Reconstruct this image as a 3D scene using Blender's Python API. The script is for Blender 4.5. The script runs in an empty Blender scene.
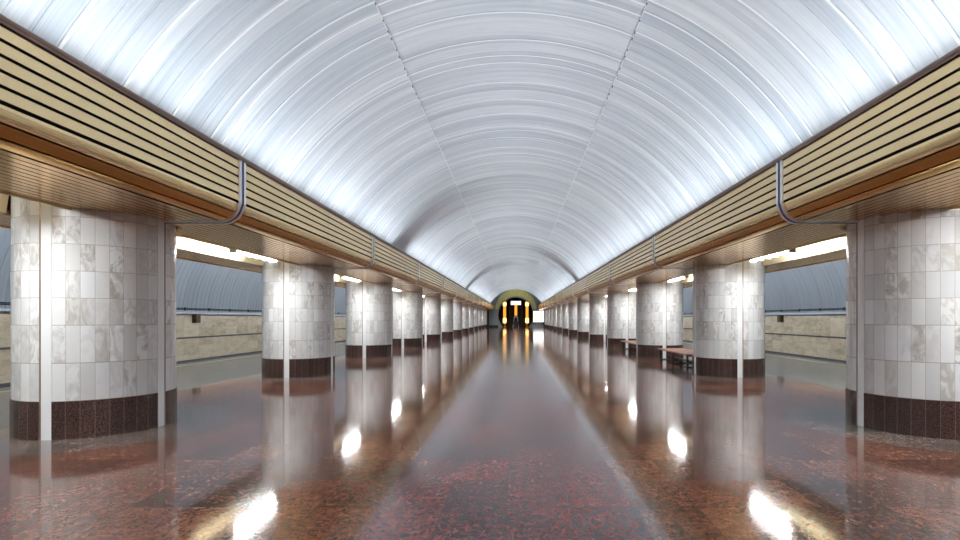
import bpy, bmesh, math
from math import sin, cos, pi, radians, sqrt, atan2

H = 1.65                     # eye height in metres; layout numbers below are in eye heights above/below the eye
SC = bpy.context.scene
COL = SC.collection
PITCH = 4.47                 # column spacing
Y1 = 4.87                    # first column
NCOL = 13
XC = 3.85                    # column centre line
RC = 0.60                    # column radius
YB, YE = 4.87 - 5 * 4.47, 60.0         # back and end of the hall


def W(x, y, z):
    return (x * H, y * H, (z + 1) * H)


# ------------------------------------------------------------------ materials
class NT:
    def __init__(self, name):
        self.m = bpy.data.materials.new(name)
        self.m.use_nodes = True
        self.t = self.m.node_tree
        self.b = self.t.nodes['Principled BSDF']

    def n(self, typ, **kw):
        nd = self.t.nodes.new(typ)
        for k, v in kw.items():
            if k == 'inp':
                for i, val in v.items():
                    if hasattr(val, 'is_linked') or isinstance(val, bpy.types.NodeSocket):
                        self.t.links.new(val, nd.inputs[i])
                    else:
                        nd.inputs[i].default_value = val
            else:
                setattr(nd, k, v)
        return nd

    def math(self, op, a, b=None, c=None):
        nd = self.n('ShaderNodeMath', operation=op)
        for i, v in enumerate((a, b, c)):
            if v is None:
                continue
            if isinstance(v, bpy.types.NodeSocket):
                self.t.links.new(v, nd.inputs[i])
            else:
                nd.inputs[i].default_value = v
        return nd.outputs[0]

    def mix(self, f, a, b, blend='MIX'):
        nd = self.n('ShaderNodeMix', data_type='RGBA', blend_type=blend)
        for i, v in ((0, f), (6, a), (7, b)):
            if isinstance(v, bpy.types.NodeSocket):
                self.t.links.new(v, nd.inputs[i])
            else:
                nd.inputs[i].default_value = v if i == 0 else (*v[:3], 1)
        return nd.outputs[2]

    def ramp(self, f, stops, interp='LINEAR'):
        nd = self.n('ShaderNodeValToRGB')
        nd.color_ramp.interpolation = interp
        e = nd.color_ramp.elements
        while len(e) < len(stops):
            e.new(0.5)
        for i, (p, c) in enumerate(stops):
            e[i].position = p
            e[i].color = (*c, 1) if len(c) == 3 else c
        self.t.links.new(f, nd.inputs[0])
        return nd.outputs[0]

    def noise(self, vec, scale, detail=3, rough=0.55, dim='3D', dist=0.0):
        nd = self.n('ShaderNodeTexNoise', noise_dimensions=dim)
        self.t.links.new(vec, nd.inputs['Vector'])
        nd.inputs['Scale'].default_value = scale
        nd.inputs['Detail'].default_value = detail
        nd.inputs['Roughness'].default_value = rough
        nd.inputs['Distortion'].default_value = dist
        return nd.outputs[0]

    def white(self, x, y, z=0.0):
        v = self.n('ShaderNodeCombineXYZ', inp={0: x, 1: y, 2: z}).outputs[0]
        nd = self.n('ShaderNodeTexWhiteNoise', noise_dimensions='3D')
        self.t.links.new(v, nd.inputs['Vector'])
        return nd.outputs['Value']

    def pos(self):
        return self.n('ShaderNodeNewGeometry').outputs['Position']

    def uv(self):
        return self.n('ShaderNodeUVMap').outputs[0]

    def sep(self, v):
        s = self.n('ShaderNodeSeparateXYZ', inp={0: v})
        return s.outputs

    def vscale(self, v, s):
        nd = self.n('ShaderNodeVectorMath', operation='MULTIPLY')
        self.t.links.new(v, nd.inputs[0])
        nd.inputs[1].default_value = s
        return nd.outputs[0]

    def setp(self, **kw):
        for k, v in kw.items():
            k = {'base': 'Base Color', 'rough': 'Roughness', 'metal': 'Metallic', 'spec': 'Specular IOR Level',
                 'ior': 'IOR', 'normal': 'Normal', 'ecol': 'Emission Color', 'estr': 'Emission Strength',
                 'coat': 'Coat Weight', 'crough': 'Coat Roughness'}[k]
            s = self.b.inputs[k]
            if isinstance(v, bpy.types.NodeSocket):
                self.t.links.new(v, s)
            elif isinstance(v, tuple):
                s.default_value = (*v[:3], 1)
            else:
                s.default_value = v
        return self.m

    def bump(self, h, strength=0.3, dist=0.01):
        nd = self.n('ShaderNodeBump', inp={'Height': h})
        nd.inputs['Strength'].default_value = strength
        nd.inputs['Distance'].default_value = dist
        return nd.outputs[0]


def joint(t, s, w):
    """1 within w of an integer of socket s (both sides)."""
    fr = t.math('FRACT', s)
    d = t.math('MINIMUM', fr, t.math('SUBTRACT', 1.0, fr))
    return t.math('LESS_THAN', d, w)


def plain(name, col, rough=0.5, metal=0.0, var=0.12, scale=6.0, spec=0.5):
    t = NT(name)
    n = t.noise(t.pos(), scale, 3)
    lo = tuple(c * (1 - var) for c in col)
    hi = tuple(min(1, c * (1 + var)) for c in col)
    return t.setp(base=t.mix(n, lo, hi), rough=rough, metal=metal, spec=spec)


def emit(name, col, strength, base=(0.8, 0.8, 0.8)):
    t = NT(name)
    return t.setp(base=base, ecol=col, estr=strength, rough=0.4)


def marble(name, strip=False):
    t = NT(name)
    p = t.pos()
    rnd = t.n('ShaderNodeObjectInfo').outputs['Random']
    if strip:
        n = t.noise(p, 3.0, 4, dist=0.6)
        c = t.mix(n, (0.80, 0.80, 0.79), (0.90, 0.90, 0.89))
        return t.setp(base=c, rough=0.22)
    u = t.sep(t.uv())
    iu, iv = t.math('FLOOR', u[0]), t.math('FLOOR', u[1])
    r1 = t.white(iu, iv, rnd)
    r2 = t.white(iv, iu, t.math('ADD', rnd, 3.7))
    # veins run differently in each tile
    off = t.n('ShaderNodeCombineXYZ', inp={0: t.math('MULTIPLY', r1, 9), 1: t.math('MULTIPLY', r2, 9), 2: r1}).outputs[0]
    pv = t.n('ShaderNodeVectorMath', operation='ADD', inp={0: p, 1: off}).outputs[0]
    vein = t.noise(t.vscale(pv, (1.0, 1.0, 0.55)), 5.5, 5, 0.6, dist=1.6)
    vm = t.ramp(vein, [(0.40, (1, 1, 1)), (0.50, (0.45, 0.45, 0.45)), (0.58, (0, 0, 0))])
    vm = t.math('MULTIPLY', vm, t.math('POWER', r2, 2.0))
    base = t.ramp(r1, [(0.0, (0.68, 0.655, 0.63)), (0.22, (0.74, 0.74, 0.735)), (0.5, (0.80, 0.80, 0.79)),
                       (0.8, (0.84, 0.83, 0.81)), (1.0, (0.88, 0.88, 0.89))])
    cloud = t.noise(pv, 2.6, 4, dist=0.5)
    base = t.mix(t.math('MULTIPLY', cloud, 0.35), base, (0.56, 0.55, 0.54))
    c = t.mix(vm, base, (0.42, 0.38, 0.34))
    g = t.math('MAXIMUM', joint(t, u[0], 0.018), joint(t, u[1], 0.011))
    c = t.mix(t.math('MULTIPLY', g, 0.62), c, (0.30, 0.25, 0.20))
    # grime streaks running down from the soffit
    pz = t.sep(p)[2]
    st = t.noise(t.vscale(p, (5, 5, 0.35)), 1.6, 3)
    return t.setp(base=c, rough=t.math('ADD', 0.2, t.math('MULTIPLY', r2, 0.1)),
                  normal=t.bump(t.math('SUBTRACT', 1.0, g), 0.2, 0.003))


def granite(name, c0, c1, c2, scale=70, rough=0.25, tiles=True):
    t = NT(name)
    p = t.pos()
    n = t.noise(p, scale, 3, 0.7)
    c = t.ramp(n, [(0.36, c0), (0.5, c1), (0.66, c2)])
    if tiles:
        u = t.sep(t.uv())
        r = t.white(t.math('FLOOR', u[0]), 1.0, t.n('ShaderNodeObjectInfo').outputs['Random'])
        c = t.mix(t.math('MULTIPLY', r, 0.45), c, c0)
        c = t.mix(t.math('MULTIPLY', joint(t, u[0], 0.02), 0.6), c, (0.20, 0.15, 0.12))
    return t.setp(base=c, rough=rough)


def vault_mat(name, lo, hi, rough, per_panel=0.07):
    t = NT(name)
    u = t.sep(t.uv())                      # u = arc metres, v = metres along the hall
    pl = t.math('FLOOR', t.math('DIVIDE', u[1], 0.186 * H))
    r = t.white(pl, t.math('ADD', t.math('GREATER_THAN', u[0], 1.1785 * 3.48 * H), t.math('GREATER_THAN', u[0], 1.963 * 3.48 * H)))
    vec = t.n('ShaderNodeCombineXYZ', inp={0: t.math('MULTIPLY', u[0], 0.22), 1: t.math('MULTIPLY', u[1], 9.0), 2: 0.0}).outputs[0]
    s1 = t.noise(vec, 1.0, 4, 0.65)
    vec2 = t.n('ShaderNodeCombineXYZ', inp={0: t.math('MULTIPLY', u[0], 0.5), 1: t.math('MULTIPLY', u[1], 1.2), 2: 4.0}).outputs[0]
    s2 = t.noise(vec2, 1.0, 4, 0.6)
    f = t.math('ADD', t.math('MULTIPLY', s1, 0.75), t.math('MULTIPLY', s2, 0.35))
    f = t.math('ADD', f, t.math('MULTIPLY', t.math('SUBTRACT', r, 0.5), per_panel * 4))
    fl = t.noise(t.n('ShaderNodeCombineXYZ', inp={0: t.math('MULTIPLY', u[0], 0.12), 1: t.math('MULTIPLY', u[1], 34.0), 2: 2.0}).outputs[0], 1.0, 3, 0.7)
    f = t.math('ADD', f, t.math('MULTIPLY', t.math('SUBTRACT', fl, 0.5), 0.35))
    c = t.ramp(f, [(0.2, lo), (0.85, hi)])
    # pale scuffs of old paint
    sc = t.ramp(t.noise(vec2, 2.3, 6, 0.7, dist=0.4), [(0.66, (0, 0, 0)), (0.74, (1, 1, 1))])
    c = t.mix(t.math('MULTIPLY', sc, 0.35), c, (0.86, 0.86, 0.85))
    return t.setp(base=c, rough=rough, normal=t.bump(s1, 0.12, 0.006))


def floor_mat():
    t = NT('polished granite floor')
    p = t.pos()
    s = t.sep(p)
    x, y = t.math('DIVIDE', s[0], H), t.math('DIVIDE', s[1], H)
    ax = t.math('ABSOLUTE', x)
    strip = t.math('LESS_THAN', ax, 0.67)
    plat = t.math('GREATER_THAN', ax, 4.6)
    dx = t.math('SUBTRACT', ax, XC)
    m = t.math('FLOORED_MODULO', t.math('ADD', y, PITCH / 2 - Y1 + PITCH * 4), PITCH)
    dy = t.math('SUBTRACT', m, PITCH / 2)
    d = t.math('SQRT', t.math('ADD', t.math('MULTIPLY', dx, dx), t.math('MULTIPLY', dy, dy)))
    ring = t.math('LESS_THAN', d, 1.12)
    grey = t.math('MAXIMUM', t.math('MULTIPLY', ring, 0.65), plat)
    # slabs
    su, sv = t.math('DIVIDE', t.math('ADD', x, 0.67), 0.335), t.math('DIVIDE', y, 0.46)
    r = t.white(t.math('FLOOR', su), t.math('FLOOR', sv))
    fine = t.noise(p, 34, 4, 0.8)
    mid = t.noise(t.vscale(p, (1, 0.8, 1)), 15, 4, 0.75, dist=0.15)
    big = t.noise(p, 1.3, 3, 0.6)
    f = t.math('ADD', t.math('MULTIPLY', fine, 0.55), t.math('MULTIPLY', mid, 0.45))
    f = t.math('ADD', f, t.math('MULTIPLY', t.math('SUBTRACT', r, 0.5), 0.08))
    f = t.math('ADD', f, t.math('MULTIPLY', t.math('SUBTRACT', big, 0.5), 0.16))
    side = t.ramp(f, [(0.38, (0.024, 0.020, 0.019)), (0.46, (0.075, 0.050, 0.040)), (0.53, (0.22, 0.075, 0.045)), (0.62, (0.30, 0.16, 0.11))])
    cen = t.ramp(f, [(0.38, (0.014, 0.013, 0.015)), (0.47, (0.048, 0.038, 0.040)), (0.53, (0.17, 0.035, 0.030)), (0.62, (0.30, 0.08, 0.06))])
    gr = t.ramp(f, [(0.36, (0.07, 0.066, 0.062)), (0.5, (0.155, 0.145, 0.13)), (0.62, (0.28, 0.26, 0.235))])
    c = t.mix(strip, side, cen)
    c = t.mix(grey, c, gr)
    j = t.math('MAXIMUM', joint(t, su, 0.010), joint(t, sv, 0.008))
    c = t.mix(t.math('MULTIPLY', j, 0.5), c, (0.03, 0.025, 0.022))
    wear = t.noise(p, 2.2, 4, 0.6)
    rg = t.math('ADD', 0.055, t.math('MULTIPLY', wear, 0.06))
    rg = t.math('ADD', rg, t.math('MULTIPLY', strip, 0.05))
    rg = t.math('ADD', rg, t.math('MULTIPLY', plat, 0.12))
    return t.setp(base=c, rough=rg, ior=1.58, normal=t.bump(t.noise(p, 5.0, 2), 0.02, 0.01))


def gold_mat(name, col, rough, var=0.1):
    t = NT(name)
    p = t.pos()
    n = t.noise(t.vscale(p, (3, 0.6, 3)), 1.0, 3)
    lo = tuple(c * (1 - var) for c in col)
    hi = tuple(min(1, c * (1 + var)) for c in col)
    seg = t.white(t.math('FLOOR', t.math('DIVIDE', t.sep(p)[1], PITCH * H / 2)), t.math('FLOOR', t.math('MULTIPLY', t.sep(p)[2], 9.0)))
    c = t.mix(n, lo, hi)
    c = t.mix(t.math('MULTIPLY', seg, 0.25), c, lo)
    big = t.noise(t.vscale(p, (2, 0.8, 2)), 1.0, 2)
    return t.setp(base=c, metal=1.0, rough=t.math('ADD', rough, t.math('MULTIPLY', n, 0.03)),
                  normal=t.bump(big, 0.03, 0.02))


def wall_mat():
    t = NT('limestone wall panels')
    p = t.pos()
    s = t.sep(p)
    su = t.math('DIVIDE', s[1], 1.1)
    sv = t.math('DIVIDE', s[2], 0.42)
    r = t.white(t.math('FLOOR', su), t.math('FLOOR', sv))
    n = t.noise(t.vscale(p, (1, 0.6, 1.6)), 3.0, 6, 0.65, dist=0.4)
    f = t.math('ADD', t.math('MULTIPLY', n, 0.8), t.math('MULTIPLY', r, 0.22))
    c = t.ramp(f, [(0.3, (0.40, 0.32, 0.21)), (0.5, (0.60, 0.50, 0.36)), (0.75, (0.74, 0.65, 0.50))])
    c = t.mix(t.math('MULTIPLY', joint(t, su, 0.006), 0.5), c, (0.14, 0.12, 0.09))
    return t.setp(base=c, rough=0.45)


def wood_mat():
    t = NT('varnished bench wood')
    p = t.pos()
    n = t.noise(t.vscale(p, (14, 1.0, 14)), 2.0, 4, dist=0.5)
    return t.setp(base=t.ramp(n, [(0.3, (0.16, 0.045, 0.018)), (0.7, (0.34, 0.12, 0.05))]), rough=0.28)


M = {
    'vault': vault_mat('brushed vault panels', (0.39, 0.455, 0.515), (0.82, 0.85, 0.87), 0.36),
    'sidevault': vault_mat('blue grey side vault panels', (0.26, 0.30, 0.345), (0.37, 0.41, 0.455), 0.5, 0.03),
    'batten': plain('pale batten', (0.93, 0.94, 0.95), 0.4, var=0.05),
    'crack': plain('dark seam gap', (0.10, 0.10, 0.11), 0.8),
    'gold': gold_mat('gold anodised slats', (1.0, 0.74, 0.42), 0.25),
    'golddark': gold_mat('bronze anodised slats', (0.76, 0.44, 0.14), 0.18),  # copy of the gold with the undersides' shade put into the colour
    'goldtrough': gold_mat('gold trough lining', (0.74, 0.61, 0.39), 0.45),
    'bronze': plain('brown bronze rail', (0.26, 0.165, 0.125), 0.38, 0.4),
    'black': plain('black void behind slats', (0.008, 0.007, 0.006), 0.8),
    'marble': marble('veined white marble tiles'),
    'strip': marble('white marble strip', True),
    'plinth': granite('brown speckled granite', (0.016, 0.010, 0.009), (0.065, 0.030, 0.026), (0.16, 0.09, 0.065)),
    'floor': floor_mat(),
    'wall': wall_mat(),
    'wood': wood_mat(),
    'white': plain('white enamel', (0.93, 0.94, 0.95), 0.3, var=0.04),
    'chrome': plain('brushed bright steel', (0.96, 0.96, 0.97), 0.3, 1.0, var=0.03),
    'blue': plain('dark blue enamel', (0.015, 0.025, 0.12), 0.35),
    'steel': plain('black painted steel', (0.02, 0.02, 0.022), 0.4),
    'grey': plain('grey painted steel', (0.35, 0.36, 0.37), 0.45),
    'teal': plain('grey green end wall', (0.36, 0.42, 0.43), 0.4, var=0.15, scale=2.0),
    'darkwall': plain('dark tunnel wall', (0.045, 0.04, 0.042), 0.5),
    'arch': plain('olive yellow arch mosaic', (0.74, 0.70, 0.26), 0.4, var=0.3, scale=3.0),
    'yellow': plain('pale yellow safety line', (0.42, 0.38, 0.24), 0.4),
    'pit': plain('dirty track bed', (0.02, 0.018, 0.016), 0.9),
    'brownbox': plain('brown painted box', (0.05, 0.028, 0.012), 0.5),
    'ledge': plain('pale ledge', (0.55, 0.62, 0.70), 0.5),
    'plaster': plain('grey plaster', (0.4, 0.41, 0.42), 0.7),
    'glassdark': plain('dark booth window', (0.02, 0.022, 0.03), 0.1),
    'steps': plain('dark escalator steps', (0.05, 0.045, 0.045), 0.4, 0.5),
    'tube': emit('fluorescent tube', (0.94, 0.98, 1.0), 132.0),
    'amber': emit('amber light column', (1.0, 0.36, 0.04), 0.55, (0.6, 0.35, 0.1)),
    'amberhot': emit('glowing lantern', (1.0, 0.62, 0.20), 1.3),
    'signlit': emit('lit sign face', (1.0, 0.98, 0.92), 0.75),
    'boxlit': emit('lit advertising panel', (1.0, 1.0, 1.0), 0.8),
}

# ------------------------------------------------------------------ object helpers


def link(name, bm, mat, parent=None, loc=None, smooth=False, kind=None):
    me = bpy.data.meshes.new(name)
    if smooth:
        for f in bm.faces:
            f.smooth = True
    bmesh.ops.recalc_face_normals(bm, faces=bm.faces) if smooth is None else None
    for e in bm.edges:
        if len(e.link_faces) == 2 and e.calc_face_angle(0) > 0.6:
            e.smooth = False
    bm.to_mesh(me)
    bm.free()
    for mm in (mat if isinstance(mat, (list, tuple)) else [mat]):
        me.materials.append(M[mm])
    o = bpy.data.objects.new(name, me)
    COL.objects.link(o)
    if parent:
        o.parent = parent
    if loc:
        o.location = loc
    if kind:
        o['kind'] = kind
    return o


def structure(name, bm, mat, smooth=False, label=None, cat=None):
    o = link(name, bm, mat, smooth=smooth, kind='structure')
    if label:
        o['label'] = label
    if cat:
        o['category'] = cat
    return o


def thing(name, label, cat, loc=(0, 0, 0), group=None):
    o = bpy.data.objects.new(name, None)
    o.empty_display_size = 0.2
    COL.objects.link(o)
    o.location = loc
    o['label'] = label
    o['category'] = cat
    o['kind'] = 'thing'
    if group:
        o['group'] = group
    return o


def dup(root, loc, label, group=None):
    r = root.copy()
    COL.objects.link(r)
    r.location = loc
    r['label'] = label
    if group:
        r['group'] = group
    for ch in list(root.children):
        c = ch.copy()
        COL.objects.link(c)
        c.parent = r
        for g in ch.children:
            e = g.copy()
            COL.objects.link(e)
            e.parent = c
    return r


def box(bm, x0, x1, y0, y1, z0, z1, mi=0):
    """axis box in metres"""
    v = [bm.verts.new((x, y, z)) for z in (z0, z1) for y in (y0, y1) for x in (x0, x1)]
    for q in ((0, 2, 3, 1), (4, 5, 7, 6), (0, 1, 5, 4), (2, 6, 7, 3), (0, 4, 6, 2), (1, 3, 7, 5)):
        f = bm.faces.new([v[i] for i in q])
        f.material_index = mi


def boxh(bm, x0, x1, y0, y1, z0, z1, mi=0):
    """axis box in eye heights, relative to the floor when used with loc 0"""
    a, b = sorted((x0, x1))
    box(bm, a * H, b * H, y0 * H, y1 * H, (z0 + 1) * H, (z1 + 1) * H, mi)


def bevel_box(bm, x0, x1, y0, y1, z0, z1, r=0.01):
    b2 = bmesh.new()
    box(b2, x0, x1, y0, y1, z0, z1)
    bmesh.ops.bevel(b2, geom=b2.edges[:], offset=r, segments=2, affect='EDGES', profile=0.6)
    me = bpy.data.meshes.new('tmp')
    b2.to_mesh(me)
    b2.free()
    bm.from_mesh(me)
    bpy.data.meshes.remove(me)


def prism_y(bm, pts, y0, y1, closed=True, mi=0, smooth=False):
    """extrude a profile [(x,z)] given in eye heights along y"""
    a = [bm.verts.new(W(x, y0, z)) for x, z in pts]
    b = [bm.verts.new(W(x, y1, z)) for x, z in pts]
    n = len(pts)
    for i in range(n if closed else n - 1):
        j = (i + 1) % n
        f = bm.faces.new((a[i], a[j], b[j], b[i]))
        f.material_index = mi
        f.smooth = smooth
    if closed:
        try:
            f1 = bm.faces.new(a[::-1])
            f2 = bm.faces.new(b)
            f1.material_index = f2.material_index = mi
        except ValueError:
            pass


def cyl(bm, c, r, h, seg=16, axis='z', r2=None, mi=0):
    """cylinder from point c (metres), length h along axis"""
    r2 = r if r2 is None else r2
    ra, rb = [], []
    for i in range(seg):
        a = 2 * pi * i / seg
        for lst, rr, t in ((ra, r, 0), (rb, r2, h)):
            u, v = rr * cos(a), rr * sin(a)
            p = {'z': (c[0] + u, c[1] + v, c[2] + t), 'y': (c[0] + u, c[1] + t, c[2] + v), 'x': (c[0] + t, c[1] + u, c[2] + v)}[axis]
            lst.append(bm.verts.new(p))
    for i in range(seg):
        j = (i + 1) % seg
        f = bm.faces.new((ra[i], ra[j], rb[j], rb[i]))
        f.smooth = True
        f.material_index = mi
    for l in (ra[::-1], rb):
        f = bm.faces.new(l)
        f.material_index = mi


def fixnormals(bm):
    bmesh.ops.recalc_face_normals(bm, faces=bm.faces[:])


# ------------------------------------------------------------------ camera
cam = bpy.data.cameras.new('camera')
cam.sensor_width = 36.0
cam.lens = 36.0 * 520 / 960
cam.shift_x = -36.3 / 960
cam.shift_y = 48.5 / 960
cam.clip_end = 500
cam.clip_start = 0.05
co = bpy.data.objects.new('camera', cam)
COL.objects.link(co)
co.location = W(0.05, 0, 0)
co.rotation_euler = (radians(90), 0, 0)
SC.camera = co

# ------------------------------------------------------------------ shell
bm = bmesh.new()
boxh(bm, -7.35, 7.35, YB - 0.3, 63.0, -1.12, -1.0)
structure('floor', bm, 'floor')

# nave vault: ring panels with raised standing seams, three staggered sectors
RV, ZV = 3.48, -0.13
XS = 1.33
a_s = math.acos(XS / RV)
a_lo = math.asin((1.345 - ZV) / RV)


def vault_sector(bm, uvl, cx, cz, R, a0, a1, y0, y1, off, nseg, pitch=0.186):
    rows = []
    y = y0
    k = math.floor((y0 - off) / pitch) + 1
    rows.append((y0, 0.0))
    while True:
        ys = k * pitch + off
        if ys > y1 - 0.03:
            break
        strong = (k % 3 == 0) or (k * 7919 % 7 == 0)
        hgt = 0.009 if strong else 0.0045
        wd = 0.016 if strong else 0.006
        if ys - wd > rows[-1][0]:
            rows += [(ys - wd, 0.0), (ys - wd * 0.75, hgt), (ys + wd * 0.75, hgt), (ys + wd, 0.0)]
        k += 1
    rows.append((y1, 0.0))
    prev = None
    for (yy, d) in rows:
        ring = []
        for i in range(nseg + 1):
            a = a0 + (a1 - a0) * i / nseg
            r = R - d
            ring.append((bm.verts.new(W(cx + r * cos(a), yy, cz + r * sin(a))), a * R * H, yy * H))
        if prev:
            for i in range(nseg):
                q = (prev[i], prev[i + 1], ring[i + 1], ring[i])
                f = bm.faces.new([t[0] for t in q])
                f.smooth = True
                f.material_index = 1 if d > 0.006 and prev_d > 0.006 else 0  # strong seam crests made pale, their caught light put into the colour
                for lp, t in zip(f.loops, q):
                    lp[uvl].uv = (t[1], t[2])
        prev, prev_d = ring, d
    for e in bm.edges:
        va, vb = e.verts
        if abs(va.co.y - vb.co.y) < 1e-6:
            e.smooth = False


def vault(name, cx, cz, R, sectors, y0, y1, mat):
    bm = bmesh.new()
    uvl = bm.loops.layers.uv.new('UVMap')
    for a0, a1, off, n in sectors:
        vault_sector(bm, uvl, cx, cz, R, a0, a1, y0, y1, off, n)
    return structure(name, bm, [mat, 'batten' if mat == 'vault' else mat])


vault('ceiling', 0, ZV, RV, [(a_lo, a_s, 0.0, 16), (a_s, pi - a_s, 0.093, 18), (pi - a_s, pi - a_lo, 0.03, 16)], YB, YE, 'vault')

# longitudinal seams of the vault
for n, sx in ((1, -1), (2, 1)):
    bm = bmesh.new()
    a = a_s if sx > 0 else pi - a_s
    r = RV - 0.004
    cx_, cz_ = r * cos(a), ZV + r * sin(a)
    tx, tz = -sin(a), cos(a)
    nx, nz = -cos(a), -sin(a)
    w, d = 0.005, 0.003
    prism_y(bm, [(cx_ - tx * w, cz_ - tz * w), (cx_ + tx * w, cz_ + tz * w), (cx_ + tx * w + nx * d, cz_ + tz * w + nz * d), (cx_ - tx * w + nx * d, cz_ - tz * w + nz * d)], YB, YE - 0.05)
    y = 1.0
    i = 0
    while y < 7.5:
        ln = 0.03 + 0.05 * ((i * 37) % 10) / 10
        w2 = 0.005
        o = d * 1.3
        prism_y(bm, [(cx_ - tx * w2, cz_ - tz * w2), (cx_ + tx * w2, cz_ + tz * w2), (cx_ + tx * w2 + nx * o, cz_ + tz * w2 + nz * o), (cx_ - tx * w2 + nx * o, cz_ - tz * w2 + nz * o)], y, y + ln, mi=1)
        y += ln + 0.08 + 0.2 * ((i * 53) % 7) / 7
        i += 1
    fixnormals(bm)
    structure('trim_%d' % n, bm, ['batten', 'crack'])

# side vaults over the tracks, track walls, ledges, pits
XW, XSV, RSV = 8.9, 6.25, 2.65
for side, s in (('left', -1), ('right', 1)):
    a_in = math.acos((5.15 - XSV) / RSV)
    if s > 0:
        sec = [(0.0, a_in, 0.0, 28)]
    else:
        sec = [(pi - a_in, pi, 0.0, 28)]
    vault('ceiling_' + side, s * XSV, 0.1, RSV, sec, YB, 62.0, 'sidevault')
    bm = bmesh.new()
    boxh(bm, s * XW, s * (XW + 0.15), YB, 62.0, -1.75, 0.13)
    structure('wall_' + side, bm, 'wall')
    bm = bmesh.new()          # dark grooves between panel courses; lowest band paints the pit gap's shade
    boxh(bm, s * (XW - 0.015), s * XW, YB, 62.0, -0.545, -0.505)
    boxh(bm, s * (XW - 0.015), s * XW, YB, 62.0, 0.085, 0.10)
    boxh(bm, s * (XW - 0.03), s * XW, YB, 62.0, -1.75, -1.13)
    structure('baseboard_' + side, bm, 'crack')
    bm = bmesh.new()
    boxh(bm, s * (XW - 0.09), s * (XW + 0.1), YB, 62.0, 0.13, 0.17)
    structure('trim_%d' % (3 if s < 0 else 4), bm, 'ledge')
    bm = bmesh.new()          # pit
    boxh(bm, s * 7.35, s * (XW + 0.15), YB, 62.0, -1.9, -1.75)
    structure('trim_%d' % (5 if s < 0 else 6), bm, 'pit')
    bm = bmesh.new()          # safety line set in the platform
    boxh(bm, s * 6.93, s * 7.01, YB, 62.0, -1.001, -0.998)
    structure('trim_%d' % (7 if s < 0 else 8), bm, 'yellow')
    # upper wall between nave vault and side vault above the beam (closes the cove)
    bm = bmesh.new()
    boxh(bm, s * 4.85, s * 5.0, YB, YE + 1.5, 1.3, 2.62)
    boxh(bm, s * 3.22, s * 4.9, YB, YE + 1.5, 1.22, 1.34)
    structure('trim_%d' % (9 if s < 0 else 10), bm, 'plaster')

# back wall behind the camera
bm = bmesh.new()
boxh(bm, -9.0, 9.0, YB - 0.3, YB, -1.9, 4.0)
structure('wall_back', bm, 'plaster')

# end wall with the round portal
ZP, RP = 0.40, 2.05
bm = bmesh.new()
XEW = 3.1
a0 = math.asin((-1 - ZP) / RP)
N = 64
prev = None


def outer_pt(a):
    dx, dz = cos(a), sin(a)
    t = 1e9
    if abs(dx) > 1e-6:
        t = min(t, XEW / abs(dx))
    if dz < -1e-6:
        t = min(t, (-1 - ZP) / dz)
    # vault circle
    B = (ZP - ZV) * dz
    C = (ZP - ZV) ** 2 - (RV + 0.02) ** 2
    t = min(t, -B + sqrt(B * B - C))
    return dx * t, ZP + dz * t


angs = [a0 + (pi - 2 * a0) * i / N for i in range(N + 1)]
rows = []
for a in angs:
    ix, iz = RP * cos(a), ZP + RP * sin(a)
    ox, oz = outer_pt(a)
    rows.append([bm.verts.new(W(ix, YE, iz)), bm.verts.new(W(ox, YE, oz)), bm.verts.new(W(ix, YE + 0.4, iz)), bm.verts.new(W(ox, YE + 0.4, oz))])
for p, q in zip(rows, rows[1:]):
    bm.faces.new((p[0], p[1], q[1], q[0]))
    bm.faces.new((p[0], q[0], q[2], p[2]))
    bm.faces.new((p[3], p[2], q[2], q[3]))
    bm.faces.new((p[1], p[3], q[3], q[1]))
fixnormals(bm)
structure('wall_end', bm, 'teal')

# crescent arch panel over the portal and the grey reveal ring
bm = bmesh.new()
prev = None
ZO, RO = 1.04, 2.36
for i in range(49):
    a = radians(18) + (pi - 2 * radians(18)) * i / 48
    dx, dz = cos(a), sin(a)
    B = (ZP - ZO) * dz
    C = (ZP - ZO) ** 2 - RO ** 2
    t = -B + sqrt(B * B - C)
    t = max(t, RP + 0.13)
    pts = [(dx * (RP + 0.12), ZP + dz * (RP + 0.12)), (dx * t, ZP + dz * t)]
    ring = [bm.verts.new(W(x, y, z)) for x, z in pts for y in (YE - 0.12, YE - 0.005)]
    if prev:
        for qa, qb in ((0, 2), (2, 3), (3, 1), (1, 0)):
            bm.faces.new((prev[qa], prev[qb], ring[qb], ring[qa]))
    prev = ring
fixnormals(bm)
structure('trim_11', bm, 'arch')
bm = bmesh.new()
prev = None
for a in angs:
    ring = []
    for r_ in (RP - 0.02, RP + 0.11):
        for y in (YE - 0.08, YE + 0.3):
            ring.append(bm.verts.new(W(r_ * cos(a), y, max(-1, ZP + r_ * sin(a)))))
    if prev:
        for qa, qb in ((0, 2), (2, 3), (3, 1), (1, 0)):
            bm.faces.new((prev[qa], prev[qb], ring[qb], ring[qa]))
    prev = ring
fixnormals(bm)
structure('door_1', bm, 'grey')

# platform end walls
for side, s in (('left', -1), ('right', 1)):
    bm = bmesh.new()
    boxh(bm, s * 3.15, s * 9.0, 62.0, 62.2, -1.75, 2.8)
    structure('wall_end_' + side, bm, 'darkwall')
    bm = bmesh.new()
    boxh(bm, s * 3.1, s * 3.32, YE - 0.35, YE + 0.35, -1.0, 0.9)  # dark pilaster added where the gap to the platform lies in shade
    structure('trim_%d' % (12 if s < 0 else 13), bm, 'darkwall')
    bm = bmesh.new()
    boxh(bm, s * 2.02, s * 3.1, YE - 0.06, YE - 0.004, -1.0, -0.78)
    structure('baseboard_end_' + side, bm, 'darkwall')

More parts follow.
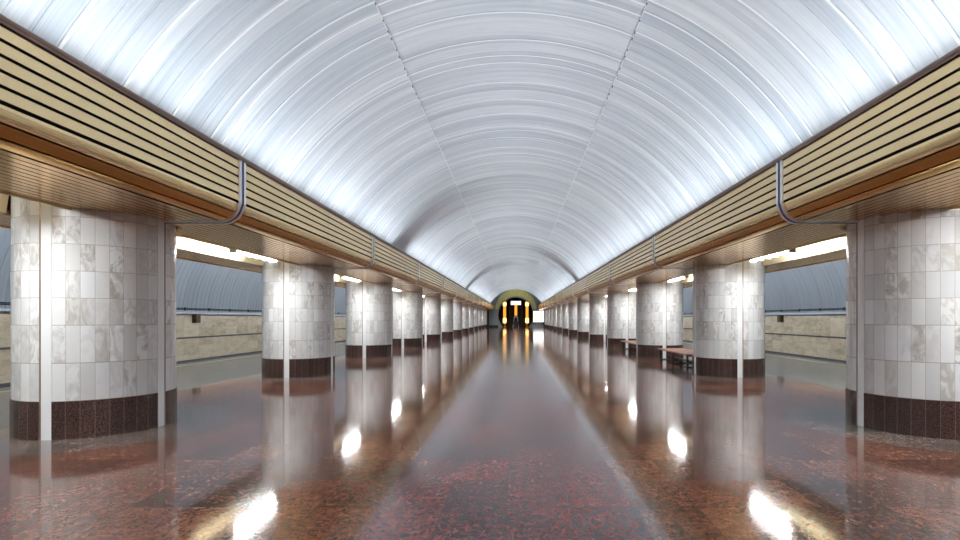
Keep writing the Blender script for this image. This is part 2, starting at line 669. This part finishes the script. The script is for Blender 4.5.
# escalator hall beyond the portal (dark inclined tunnel)
bm = bmesh.new()
RT = 2.3
rings = []
for (y, dz) in ((YE + 0.4, 0), (63.0, 0), (75.0, 12 * 0.577)):
    ring = []
    for i in range(33):
        a = a0 + (pi - 2 * a0) * i / 32
        ring.append(bm.verts.new(W(RT * cos(a), y, ZP + RT * sin(a) + dz)))
    rings.append(ring)
for p, q in zip(rings, rings[1:]):
    for i in range(32):
        bm.faces.new((p[i], q[i], q[i + 1], p[i + 1]))
    bm.faces.new((p[0], p[32], q[32], q[0]))
bm.faces.new(rings[2])
structure('wall_escalator_hall', bm, 'darkwall')

# ------------------------------------------------------------------ columns
ZB = [0.0, 0.315, 0.63, 0.945, 1.17, 1.395, 1.62, 1.845, 2.055]   # eye heights above the floor


def arc_pts(a0, a1, step=3.0):
    n = max(2, int(math.ceil(abs(a1 - a0) / step)))
    return [a0 + (a1 - a0) * i / n for i in range(n + 1)]


def arc_solid(bm, a0, a1, r0, r1, z0, z1, step=3.0):
    """ring sector in degrees, radii and heights in metres"""
    prev = None
    for a in arc_pts(a0, a1, step):
        c, s_ = cos(radians(a)), sin(radians(a))
        ring = [bm.verts.new((r * c, r * s_, z)) for r, z in ((r0, z0), (r1, z0), (r1, z1), (r0, z1))]
        if prev:
            for i in range(4):
                j = (i + 1) % 4
                f = bm.faces.new((prev[i], prev[j], ring[j], ring[i]))
                f.smooth = (i == 1)
        else:
            bm.faces.new(ring)
        prev = ring
    bm.faces.new(prev[::-1])
    fixnormals(bm)


ORD = ['first', 'second', 'third', 'fourth', 'fifth', 'sixth', 'seventh', 'eighth', 'ninth', 'tenth', 'eleventh', 'twelfth', 'thirteenth']


def make_column(mirror, label, loc, group):
    t = thing('marble_column', label, 'column', loc, group)
    R = RC * H
    mp = (lambda a: 180 - a) if mirror else (lambda a: a)
    # shaft with one uv unit per tile
    bm = bmesh.new()
    uvl = bm.loops.layers.uv.new('UVMap')
    us = [(-90, 0.0)]
    quads = [(-90, -82.2, 1), (-82.2, -7.8, 8), (-7.8, 0, 1), (0, 90, 9), (90, 97.8, 1), (97.8, 172.2, 8), (172.2, 180, 1), (180, 270, 9)]
    u = 0
    segs = []
    for q0, q1, nt in quads:
        n = max(2, int(round((q1 - q0) / 2.9)))
        for i in range(n):
            segs.append((q0 + (q1 - q0) * i / n, q0 + (q1 - q0) * (i + 1) / n, u + nt * i / n, u + nt * (i + 1) / n))
        u += nt
    vcache = {}

    def vv(a, k):
        key = (round(a % 360, 4), k)
        if key not in vcache:
            vcache[key] = bm.verts.new((R * cos(radians(mp(a))), R * sin(radians(mp(a))), ZB[k] * H))
        return vcache[key]
    for k in range(1, len(ZB) - 1):
        for s0, s1, u0, u1 in segs:
            f = bm.faces.new((vv(s0, k), vv(s1, k), vv(s1, k + 1), vv(s0, k + 1)))
            f.smooth = True
            for lp, uv in zip(f.loops, ((u0, k - 1), (u1, k - 1), (u1, k), (u0, k))):
                lp[uvl].uv = uv
    top = [vv(s0, len(ZB) - 1) for s0, *_ in segs]
    bot = [vv(s0, 1) for s0, *_ in segs]
    bm.faces.new(top)
    bm.faces.new(bot[::-1])
    fixnormals(bm)
    link('shaft', bm, 'marble', t)
    # plinth
    bm = bmesh.new()
    uvl = bm.loops.layers.uv.new('UVMap')
    e = 0.012
    arcs = [(-82.2, -7.8, 8), (1.6, 88.4, 9), (97.8, 172.2, 8), (181.6, 268.4, 9)]
    for (b0, b1, nt) in arcs:
        prev = None
        n = nt * 3
        for i in range(n + 1):
            a = b0 + (b1 - b0) * i / n
            c, s_ = cos(radians(mp(a))), sin(radians(mp(a)))
            ring = [bm.verts.new((r * c, r * s_, z)) for r, z in ((R * 0.8, 0), (R + e, 0), (R + e, ZB[1] * H), (R * 0.8, ZB[1] * H))]
            if prev:
                for j in range(4):
                    k = (j + 1) % 4
                    f = bm.faces.new((prev[j], prev[k], ring[k], ring[j]))
                    f.smooth = (j == 1)
                    for lp in f.loops:
                        vtx = lp.vert
                        lp[uvl].uv = ((i if vtx in ring else i - 1) / 3.0 + 20 * arcs.index((b0, b1, nt)), 0.5)
            else:
                bm.faces.new(ring)
            prev = ring
        bm.faces.new(prev[::-1])
    fixnormals(bm)
    link('plinth', bm, 'plinth', t)
    for (b0, b1) in ((-90, -82.2), (-7.8, 0), (90, 97.8), (172.2, 180)):
        bm = bmesh.new()
        arc_solid(bm, mp(b0), mp(b1), R * 0.95, R + 0.007, 0, ZB[-1] * H - 0.005, 2.0)
        link('marble_strip', bm, 'strip', t)
    for (b0, b1) in ((-91.3, -90), (0, 1.3), (88.7, 90), (180, 181.3)):
        bm = bmesh.new()
        arc_solid(bm, mp(b0), mp(b1), R * 0.95, R + 0.010, 0, ZB[-1] * H - 0.01, 2.0)
        link('bronze_joint_line', bm, 'bronze', t)
    return t


colY = [Y1 + PITCH * k for k in range(NCOL)]
for s in (-1, 1):
    row = 'row facing the benches' if s < 0 else 'row with the benches'
    grp = 'marble columns in the ' + row
    first = None
    for k, y in enumerate(colY):
        if s < 0:
            note = {0: 'the one showing largest', 12: 'last before the escalator portal'}.get(k, 'counting from the camera')
        else:
            note = {0: 'cut off by the picture edge', 1: 'in front of the long bench', 2: 'just behind the long bench', 3: 'just behind the second bench', 12: 'last before the lit panel'}.get(k, 'counting from the camera')
        lab = '%s marble column of the %s, %s' % (ORD[k], row, note)
        loc = (s * XC * H, y * H, 0)
        if first is None:
            first = make_column(s > 0, lab, loc, grp)
        else:
            dup(first, loc, lab, grp)

# ------------------------------------------------------------------ slatted golden canopies over the column rows
XF = 2.52                     # fascia plane
ZT, ZS = 1.525, 0.905         # top of rail, soffit
CX, CZ, CR = 2.70, 1.075, 0.17
TR0, TR1 = 3.63, 4.25         # lamp trough


def clip_spans(x0, x1, half):
    """soffit slat pieces inside one bay (-half..half, columns at both ends): leave the round column free"""
    d = min(abs(x0 - XC), abs(x1 - XC)) if not (x0 < XC < x1) else 0
    r = RC + 0.012
    return 0 if d >= r else sqrt(r * r - d * d)


def fascia_profiles():
    """closed slat sections, bronze rail excluded"""
    out = []
    z = 1.467
    for i in range(5):
        out.append(('gold', [(XF, z - 0.0095), (XF, z - 0.0675), (XF + 0.018, z - 0.0675), (XF + 0.018, z - 0.0095)]))
        z -= 0.077
    # curved corner slats
    th = [180 + 90 * f for f in (0.0, 0.30, 0.55, 0.80, 1.0)]
    return out


def corner_profile(a0, a1):
    o, i_ = [], []
    n = 5
    for k in range(n + 1):
        a = radians(a0 + (a1 - a0) * k / n)
        o.append((CX + CR * cos(a), CZ + CR * sin(a)))
        i_.append((CX + (CR - 0.018) * cos(a), CZ + (CR - 0.018) * sin(a)))
    return o + i_[::-1]


def bay_meshes(s, length, cl, ch, split):
    """slat meshes for one bay starting at y=0; cl/ch: column at its low/high end"""
    g = 0.004
    spans = [(0.0 + g, length / 2 - g), (length / 2 + g, length - g)] if split else [(g, length - g)]
    fb = bmesh.new()
    # near-vertical slats
    for mi, pr in fascia_profiles():
        for a, b in spans:
            prism_y(fb, [(s * x, z) for x, z in pr], a, b)
    # corner slat in plain gold, two under slats in the shade-darkened copy
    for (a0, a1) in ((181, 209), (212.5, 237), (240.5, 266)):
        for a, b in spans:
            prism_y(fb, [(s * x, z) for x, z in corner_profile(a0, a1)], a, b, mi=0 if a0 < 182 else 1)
    fixnormals(fb)
    for f in fb.faces:
        f.smooth = False
    sb = bmesh.new()

    def slats(x0, x1, n):
        w = (x1 - x0) / n
        for i in range(n):
            a, b = x0 + i * w + 0.006, x0 + (i + 1) * w - 0.006
            e = clip_spans(a, b, 0)
            parts = [[sp[0], sp[1]] for sp in spans]
            if cl:
                parts[0][0] = max(parts[0][0], e)
            if ch:
                parts[-1][1] = min(parts[-1][1], length - e)
            for pa, pb in parts:
                if pb > pa:
                    prism_y(sb, [(s * a, ZS), (s * b, ZS), (s * b, ZS + 0.016), (s * a, ZS + 0.016)], pa, pb)
    slats(CX + 0.012, TR0 - 0.01, 12)
    slats(TR1 + 0.01, 5.0, 10)
    fixnormals(sb)
    tb = bmesh.new()
    for pr in ([(TR0 - 0.02, ZS - 0.012), (TR0, ZS - 0.012), (TR0 + 0.03, 1.07), (TR0 - 0.02, 1.07)],
               [(TR1, ZS - 0.012), (TR1 + 0.02, ZS - 0.012), (TR1 + 0.02, 1.07), (TR1 - 0.03, 1.07)]):
        e = clip_spans(min(p[0] for p in pr), max(p[0] for p in pr), 0)
        prism_y(tb, [(s * x, z) for x, z in pr], e if cl else 0, length - e if ch else length)
    prism_y(tb, [(s * x, z) for x, z in ((TR0 - 0.02, 1.07), (TR1 + 0.02, 1.07), (TR1 + 0.02, 1.085), (TR0 - 0.02, 1.085))], 0, length, mi=1)  # trough ceiling painted black to dull its lamplit glow in the floor
    fixnormals(tb)
    return fb, sb, tb


def joint_profile():
    pts = [(XF, 1.478), (XF, CZ)]
    for k in range(1, 9):
        a = radians(180 + 90 * k / 8)
        pts.append((CX + CR * cos(a), CZ + CR * sin(a)))
    pts.append((3.225, ZS))
    return pts


def joint_mesh(s, w, d0, d1):
    bm = bmesh.new()
    pts = joint_profile()
    prev = None
    for i, (x, z) in enumerate(pts):
        if i == 0:
            tx, tz = pts[1][0] - x, pts[1][1] - z
        elif i == len(pts) - 1:
            tx, tz = x - pts[i - 1][0], z - pts[i - 1][1]
        else:
            tx, tz = pts[i + 1][0] - pts[i - 1][0], pts[i + 1][1] - pts[i - 1][1]
        l = math.hypot(tx, tz)
        nx, nz = tz / l, -tx / l          # points out of the canopy
        ring = []
        for d in (d0, d1):
            for y in (-w, w):
                X, Y, Z = W(s * (x + nx * d), y, z + nz * d)
                ring.append(bm.verts.new((X, Y, Z)))
        if prev:
            for qa, qb in ((0, 1), (1, 3), (3, 2), (2, 0)):
                bm.faces.new((prev[qa], prev[qb], ring[qb], ring[qa]))
        else:
            bm.faces.new((ring[0], ring[1], ring[3], ring[2]))
        prev = ring
    bm.faces.new((prev[0], prev[1], prev[3], prev[2]))
    fixnormals(bm)
    return bm


for s in (-1, 1):
    lab = ('golden slatted ceiling canopy over the column row facing the benches' if s < 0 else
           'golden slatted ceiling canopy over the column row with the benches')
    root = thing('slatted_ceiling_canopy', lab, 'ceiling canopy', (0, 0, 0), None)
    bm = bmesh.new()
    pr = [(XF - 0.012, 1.468), (XF - 0.012, 1.508), (XF, 1.520), (XF + 0.05, 1.520), (XF + 0.05, 1.476), (XF, 1.468)]
    prism_y(bm, [(s * x, z) for x, z in pr], YB, YE - 0.1)
    boxh(bm, s * (XF - 0.016), s * (XF - 0.011), YB, YE - 0.1, 1.486, 1.491)
    fixnormals(bm)
    link('top_rail', bm, 'bronze', root)
    bm = bmesh.new()        # dark carcass behind the slats
    arc = [(CX + (CR - 0.03) * cos(radians(180 + 9 * k)), CZ + (CR - 0.03) * sin(radians(180 + 9 * k))) for k in range(11)]
    pr = [(XF + 0.03, 1.475)] + arc + [(3.2, ZS + 0.03), (3.2, ZS + 0.05), (CX, ZS + 0.05), (XF + 0.07, CZ), (XF + 0.07, 1.34), (3.24, 1.34), (3.24, 1.40), (XF + 0.07, 1.40), (XF + 0.07, 1.475)]
    prism_y(bm, [(s * x, z) for x, z in pr], YB, YE - 0.1)
    fixnormals(bm)
    link('carcass', bm, 'black', root)
    bm = bmesh.new()        # outer face towards the platform and roof of the soffit
    boxh(bm, s * 4.98, s * 5.02, YB, YE - 0.1, ZS - 0.01, 1.45)
    link('platform_fascia', bm, 'golddark', root)
    # bays
    full = None
    ys = [YB] + colY
    for k in range(len(ys)):
        y0 = ys[k] if k == 0 else colY[k - 1]
        if k == 0:
            y0, ln, cl, ch = YB, Y1 - YB, False, True
        elif k == NCOL:
            y0, ln, cl, ch = colY[-1], YE - 0.1 - colY[-1], True, False
        else:
            y0, ln, cl, ch = colY[k - 1], PITCH, True, True
        if k in (0, 1, NCOL):
            fb, sb, tb = bay_meshes(s, ln, cl, ch, k < NCOL)
            cb = bmesh.new()   # black backing over the soffit slats, kept clear of the columns
            e = RC + 0.02
            ca, cb_ = (e if cl else 0), (ln - e if ch else ln)
            boxh(cb, s * 3.2, s * (TR0 - 0.02), ca, cb_, ZS + 0.03, ZS + 0.05)
            boxh(cb, s * (TR1 + 0.02), s * 4.98, ca, cb_, ZS + 0.03, ZS + 0.05)
            trio = [link('fascia_panel', fb, ['gold', 'golddark'], root), link('soffit_panel', sb, 'golddark', root), link('lamp_trough', tb, ['goldtrough', 'black'], root), link('soffit_backing', cb, 'black', root)]
            if k == 1:
                full = trio
        else:
            trio = []
            for o in full:
                c = o.copy()
                COL.objects.link(c)
                c.parent = root
                trio.append(c)
        for o in trio:
            o.location = (0, y0 * H, 0)
    # joint covers
    j0 = None
    for k, y in enumerate(colY):
        if j0 is None:
            j0 = link('joint_cover', joint_mesh(s, 0.056, -0.002, 0.010), 'chrome', root)
            j0['label'] = 'white joint cover'
            b = link('blue_band', joint_mesh(s, 0.012, 0.009, 0.014), 'blue', j0)
            b['label'] = 'dark blue middle band'
            j0.location = (0, y * H, 0)
        else:
            c = j0.copy()
            COL.objects.link(c)
            c.parent = root
            c.location = (0, y * H, 0)
            b2 = b.copy()
            COL.objects.link(b2)
            b2.parent = c

# ------------------------------------------------------------------ trough lamps
for s in (-1, 1):
    proto = None
    rowtxt = 'facing the benches' if s < 0 else 'with the benches'
    for k in range(-4, NCOL):
        y = Y1 + PITCH * k + 2.86
        loc = W(s * 3.84, y, 1.07)
        lab = 'white tube lamp in trough past the %s column, row %s' % (ORD[k], rowtxt) if k >= 0 else 'white tube lamp in trough behind the camera, row ' + rowtxt
        if k == 12:
            continue
        if proto is None:
            t = thing('ceiling_lamp', lab, 'ceiling lamp', loc, 'tube lamps in the troughs')
            bm = bmesh.new()
            bevel_box(bm, -0.08, 0.08, -0.62 * H, 0.62 * H, -0.045, -0.002, 0.006)
            link('housing', bm, 'white', t)
            bm = bmesh.new()
            for q in (-0.035, 0.035):
                cyl(bm, (q, -0.58 * H, -0.195), 0.019, 1.16 * H, 12, 'y')
            link('tube', bm, 'tube', t)
            bm = bmesh.new()
            for i in range(6):  # plates added to keep direct tube light off the column tops
                q = (-0.585 + i * 0.234) * H - 0.004
                box(bm, -0.085, 0.085, q, q + 0.008, -0.275, -0.05)
            link('louvre', bm, 'white', t)
            for q in (-0.56 * H, 0.56 * H - 0.02):
                bm = bmesh.new()
                box(bm, -0.06, 0.06, q, q + 0.02, -0.21, -0.045)
                link('tube_holder', bm, 'white', t)
            proto = t
        else:
            dup(proto, loc, lab, 'tube lamps in the troughs')

# ------------------------------------------------------------------ benches
def make_bench(label, loc, L=2.15 * H, Wd=0.62 * H):
    t = thing('bench', label, 'bench', loc, 'benches between columns')
    zt = 0.275 * H
    n = 6
    w = Wd / n
    for i in range(n):
        bm = bmesh.new()
        bevel_box(bm, -Wd / 2 + i * w + 0.006, -Wd / 2 + (i + 1) * w - 0.006, 0, L, zt - 0.05, zt, 0.008)
        link('seat_slat', bm, 'wood', t)
    for yy in (0.12, L / 2 - 0.03, L - 0.18):
        bm = bmesh.new()
        box(bm, -Wd / 2 + 0.05, Wd / 2 - 0.05, yy, yy + 0.06, zt - 0.09, zt - 0.05)
        for xx in (-Wd / 2 + 0.07, Wd / 2 - 0.13):
            box(bm, xx, xx + 0.06, yy, yy + 0.06, 0, zt - 0.09)
        box(bm, -Wd / 2 + 0.05, Wd / 2 - 0.05, yy, yy + 0.06, 0.0, 0.03)
        link('leg_frame', bm, 'steel', t)
    bm = bmesh.new()
    box(bm, -0.05, 0.05, 0.12, L - 0.12, 0.10, 0.15)
    link('stretcher', bm, 'steel', t)
    return t


make_bench('brown wooden bench half hidden behind the second column of its row', (3.80 * H, 10.55 * H, 0))
make_bench('brown wooden bench almost hidden behind the third column of its row', (3.80 * H, 15.0 * H, 0))

# ------------------------------------------------------------------ cables and boxes on the track walls
for s in (-1, 1):
    who = 'seen between columns opposite the bench row' if s < 0 else 'seen between columns of the bench row'
    bm = bmesh.new()
    cyl(bm, W(s * (XW - 0.03), YB, 0.275), 0.018, (62 - YB) * H, 8, 'y')
    cyl(bm, W(s * (XW - 0.03), YB, 0.245), 0.014, (62 - YB) * H, 8, 'y')
    y = 3.0
    while y < 60:
        boxh(bm, s * (XW - 0.045), s * (XW - 0.005), y, y + 0.02, 0.22, 0.30)
        y += 1.1
    o = link('wall_cable', bm, 'steel')
    o['label'] = 'dark cable run above the beige track wall, ' + who
    o['category'] = 'cable'
    y = 14.45 if s < 0 else 17.3
    t = thing('wall_box', 'small brown box on the beige track wall ' + who, 'wall box', W(s * (XW - 0.001), y, -0.12), None)
    bm = bmesh.new()
    bevel_box(bm, -0.10, 0.10, -0.16, 0.16, 0, 0.36, 0.01)
    link('body', bm, 'brownbox', t)
    bm = bmesh.new()
    bevel_box(bm, -0.115, 0.115, -0.175, 0.175, 0.36, 0.385, 0.006)
    link('lid', bm, 'steel', t)
    t.location.x -= s * 0.10

# ------------------------------------------------------------------ end of the hall
def light_column(x, y, z0, z1, label, hot=True):
    t = thing('light_column', label, 'lamp', W(x, y, -1), 'gold light columns at the escalators')
    bm = bmesh.new()
    cyl(bm, (0, 0, 0), 0.30 * H, 0.10 * H, 20)
    cyl(bm, (0, 0, 0.10 * H), 0.17 * H, (z0 + 1 - 0.10) * H, 20, r2=0.15 * H)
    link('pedestal', bm, 'golddark', t)
    bm = bmesh.new()
    cyl(bm, (0, 0, (z0 + 1) * H), 0.16 * H, (z1 - z0) * H, 20)
    link('glowing_shaft', bm, 'amber', t)
    if hot:
        for zz, r, ln in ((z0 + 0.02, 0.20, 0.62), (z1 - 0.55, 0.20, 0.5)):
            bm = bmesh.new()
            cyl(bm, (0, 0, (zz + 1) * H), r * H * 0.8, 0.12 * H, 20, r2=r * H)
            cyl(bm, (0, 0, (zz + 1.12) * H), r * H, (ln - 0.2) * H, 20)
            cyl(bm, (0, 0, (zz + 0.92 + ln) * H), r * H, 0.08 * H, 20, r2=r * H * 0.6)
            link('lantern', bm, 'amberhot', t)
    bm = bmesh.new()
    cyl(bm, (0, 0, (z1 + 1) * H), 0.19 * H, 0.06 * H, 20)
    link('cap', bm, 'golddark', t)
    return t


light_column(-1.32, 61.3, -0.55, 2.0, 'gold light column of the escalator portal, on the side facing the benches')
light_column(1.32, 61.3, -0.55, 2.0, 'gold light column of the escalator portal, on the side of the lit panel')
light_column(0.0, 62.4, 0.1, 1.75, 'dimmer orange light column rising behind the attendant booth', False)


def escalator(x, w, label):
    t = thing('escalator', label, 'escalator', W(x, 63.0, -1), 'escalators in the dark portal')
    bm = bmesh.new()
    n = 34
    st = 0.4
    for i in range(n):
        box(bm, -w / 2, w / 2, i * st * 0.9, (i + 1) * st * 0.9, max(0, i * st * 0.9 * 0.577 - 0.4), i * st * 0.9 * 0.577 + 0.02)
    link('steps', bm, 'steps', t)
    for q in (-1, 1):
        bm = bmesh.new()
        L = n * st * 0.9
        v = []
        for xx in (q * (w / 2 + 0.02), q * (w / 2 + 0.10)):
            v.append([bm.verts.new(p) for p in ((xx, -0.8, 0), (xx, -0.8, 0.9), (xx, 0, 0.95), (xx, L, L * 0.577 + 0.95), (xx, L, L * 0.577 - 0.3), (xx, 0.5, 0))])
        for i in range(6):
            j = (i + 1) % 6
            bm.faces.new((v[0][i], v[0][j], v[1][j], v[1][i]))
        bm.faces.new(v[0])
        bm.faces.new(v[1][::-1])
        fixnormals(bm)
        link('balustrade', bm, 'brownbox', t)
        bm = bmesh.new()
        for (y0, z0, y1, z1) in ((-0.9, 0.93, 0, 0.98), (0, 0.98, L, L * 0.577 + 0.98)):
            a = [bm.verts.new((q * (w / 2 + 0.06) + dx, yy, zz + dz)) for yy, zz in ((y0, z0), (y1, z1)) for dx, dz in ((-0.05, 0), (0.05, 0), (0.05, 0.05), (-0.05, 0.05))]
            for i in range(4):
                j = (i + 1) % 4
                bm.faces.new((a[i], a[j], a[4 + j], a[4 + i]))
            bm.faces.new(a[:4])
            bm.faces.new(a[4:])
        fixnormals(bm)
        link('handrail', bm, 'steel', t)


escalator(-0.66, 0.9, 'dark escalator rising between the dim middle light column and the bench-facing one')
escalator(0.66, 0.9, 'dark escalator rising between the dim middle light column and the lit-panel one')

# hanging lit sign in the portal mouth
t = thing('hanging_sign', 'blank white lit sign box hanging at the top of the portal', 'sign', W(0, YE + 0.2, 1.55))
bm = bmesh.new()
bevel_box(bm, -0.62 * H, 0.62 * H, -0.10, 0.10, 0, 0.48 * H, 0.02)
link('casing', bm, 'grey', t)
bm = bmesh.new()
box(bm, -0.57 * H, 0.57 * H, -0.115, -0.10, 0.03 * H, 0.45 * H)
link('lit_face', bm, 'signlit', t)
for q in (-0.45, 0.45):
    bm = bmesh.new()
    zz = ZP + sqrt(RP ** 2 - q * q) - 1.55 - 0.48
    cyl(bm, (q * H, 0, 0.48 * H), 0.02, zz * H, 8)
    link('hanger_rod', bm, 'steel', t)

# attendant booth
t = thing('attendant_booth', 'small pale-framed booth with dark window in the middle of the portal', 'booth', W(0, YE + 0.9, -1))
bm = bmesh.new()
box(bm, -0.5, 0.5, -0.5, 0.5, 0, 1.0)
link('counter', bm, 'steel', t)
bm = bmesh.new()
box(bm, -0.42, 0.42, -0.42, 0.42, 1.0, 1.75)
link('window', bm, 'glassdark', t)
for qx in (-1, 1):
    bm = bmesh.new()
    v = []
    for y in (-0.5, -0.42):
        v.append([bm.verts.new((qx * x, y, z)) for x, z in ((0.52, 0), (0.60, 0), (0.36, 1.8), (0.1, 2.35), (0.0, 2.35), (0.0, 2.2), (0.28, 1.75))])
    for i in range(7):
        j = (i + 1) % 7
        bm.faces.new((v[0][i], v[0][j], v[1][j], v[1][i]))
    bm.faces.new(v[0])
    bm.faces.new(v[1][::-1])
    fixnormals(bm)
    link('frame', bm, 'white', t)
bm = bmesh.new()
cyl(bm, (0, 0, 1.75), 0.55, 0.45, 4, r2=0.05)
link('roof', bm, 'grey', t)

# lit panel and grey cabinet in front of the end wall
t = thing('lit_panel', 'bright white lit panel standing beside the escalator portal', 'light box', W(2.62, YE - 0.45, -1))
bm = bmesh.new()
bevel_box(bm, -0.66 * H, 0.60 * H, -0.12, 0.12, 0.55 * H, 1.88 * H, 0.03)
link('casing', bm, 'grey', t)
bm = bmesh.new()
box(bm, -0.62 * H, 0.56 * H, -0.135, -0.12, 0.60 * H, 1.84 * H)
link('lit_face', bm, 'boxlit', t)
bm = bmesh.new()
bevel_box(bm, -0.60 * H, 0.54 * H, -0.2, 0.2, 0, 0.28 * H, 0.02)
link('plinth', bm, 'plaster', t)
for q in (-0.4, 0.35):
    bm = bmesh.new()
    box(bm, q * H - 0.04, q * H + 0.04, -0.05, 0.05, 0.28 * H, 0.55 * H)
    link('post', bm, 'steel', t)

# ------------------------------------------------------------------ light
def area(name, loc, rot, sx, sy, power, col, spread=180):
    l = bpy.data.lights.new(name, 'AREA')
    l.shape = 'RECTANGLE'
    l.size, l.size_y = sx, sy
    l.energy = power
    l.color = col
    l.spread = radians(spread)
    o = bpy.data.objects.new(name, l)
    COL.objects.link(o)
    o.location = loc
    o.rotation_euler = rot
    return o


COVE = 58.0
SIDEC = 150.0
DARK = {(-1, 12.4), (1, 14.1), (1, 24.0), (-1, 30.0)}
for s in (-1, 1):
    seg = PITCH / 2
    y = YB + seg / 2
    while y < YE - 0.5:
        gap = any(a == s and abs(b - y) < 0.7 for a, b in DARK)
        ln = seg * 0.96
        if gap:
            # a failed tube: only a short stretch of this run still burns
            area('cove_light', W(s * 2.80, y - seg * 0.32, 1.425), (0, pi - s * radians(38), 0), 0.16, seg * 0.3 * H, COVE * 0.16, (0.88, 0.94, 1.0), 125)
        else:
            # tube run lying in the cove behind the bronze rail, facing up towards the vault
            area('cove_light', W(s * 2.80, y, 1.425), (0, pi - s * radians(38), 0), 0.16, ln * H, COVE / 2, (0.88, 0.94, 1.0), 125)
        y += seg
    y = YB + PITCH / 2
    while y < YE:
        area('platform_cove_light', W(s * 5.3, y, 1.3), (0, pi + s * radians(25), 0), 0.15, PITCH * 0.9 * H, SIDEC, (0.90, 0.95, 1.0))
        y += PITCH

w = bpy.data.worlds.new('world')
SC.world = w
w.use_nodes = True
w.node_tree.nodes['Background'].inputs[0].default_value = (0.5, 0.55, 0.6, 1)
w.node_tree.nodes['Background'].inputs[1].default_value = 0.0

SC.view_settings.view_transform = 'Standard'
SC.view_settings.look = 'None'
SC.view_settings.gamma = 1.0
SC.view_settings.use_curve_mapping = False
SC.view_settings.exposure = 1.25
SC.cycles.max_bounces = 8
SC.cycles.diffuse_bounces = 5
SC.cycles.glossy_bounces = 5
SC.cycles.sample_clamp_indirect = 6.0
SC.cycles.use_denoising = True
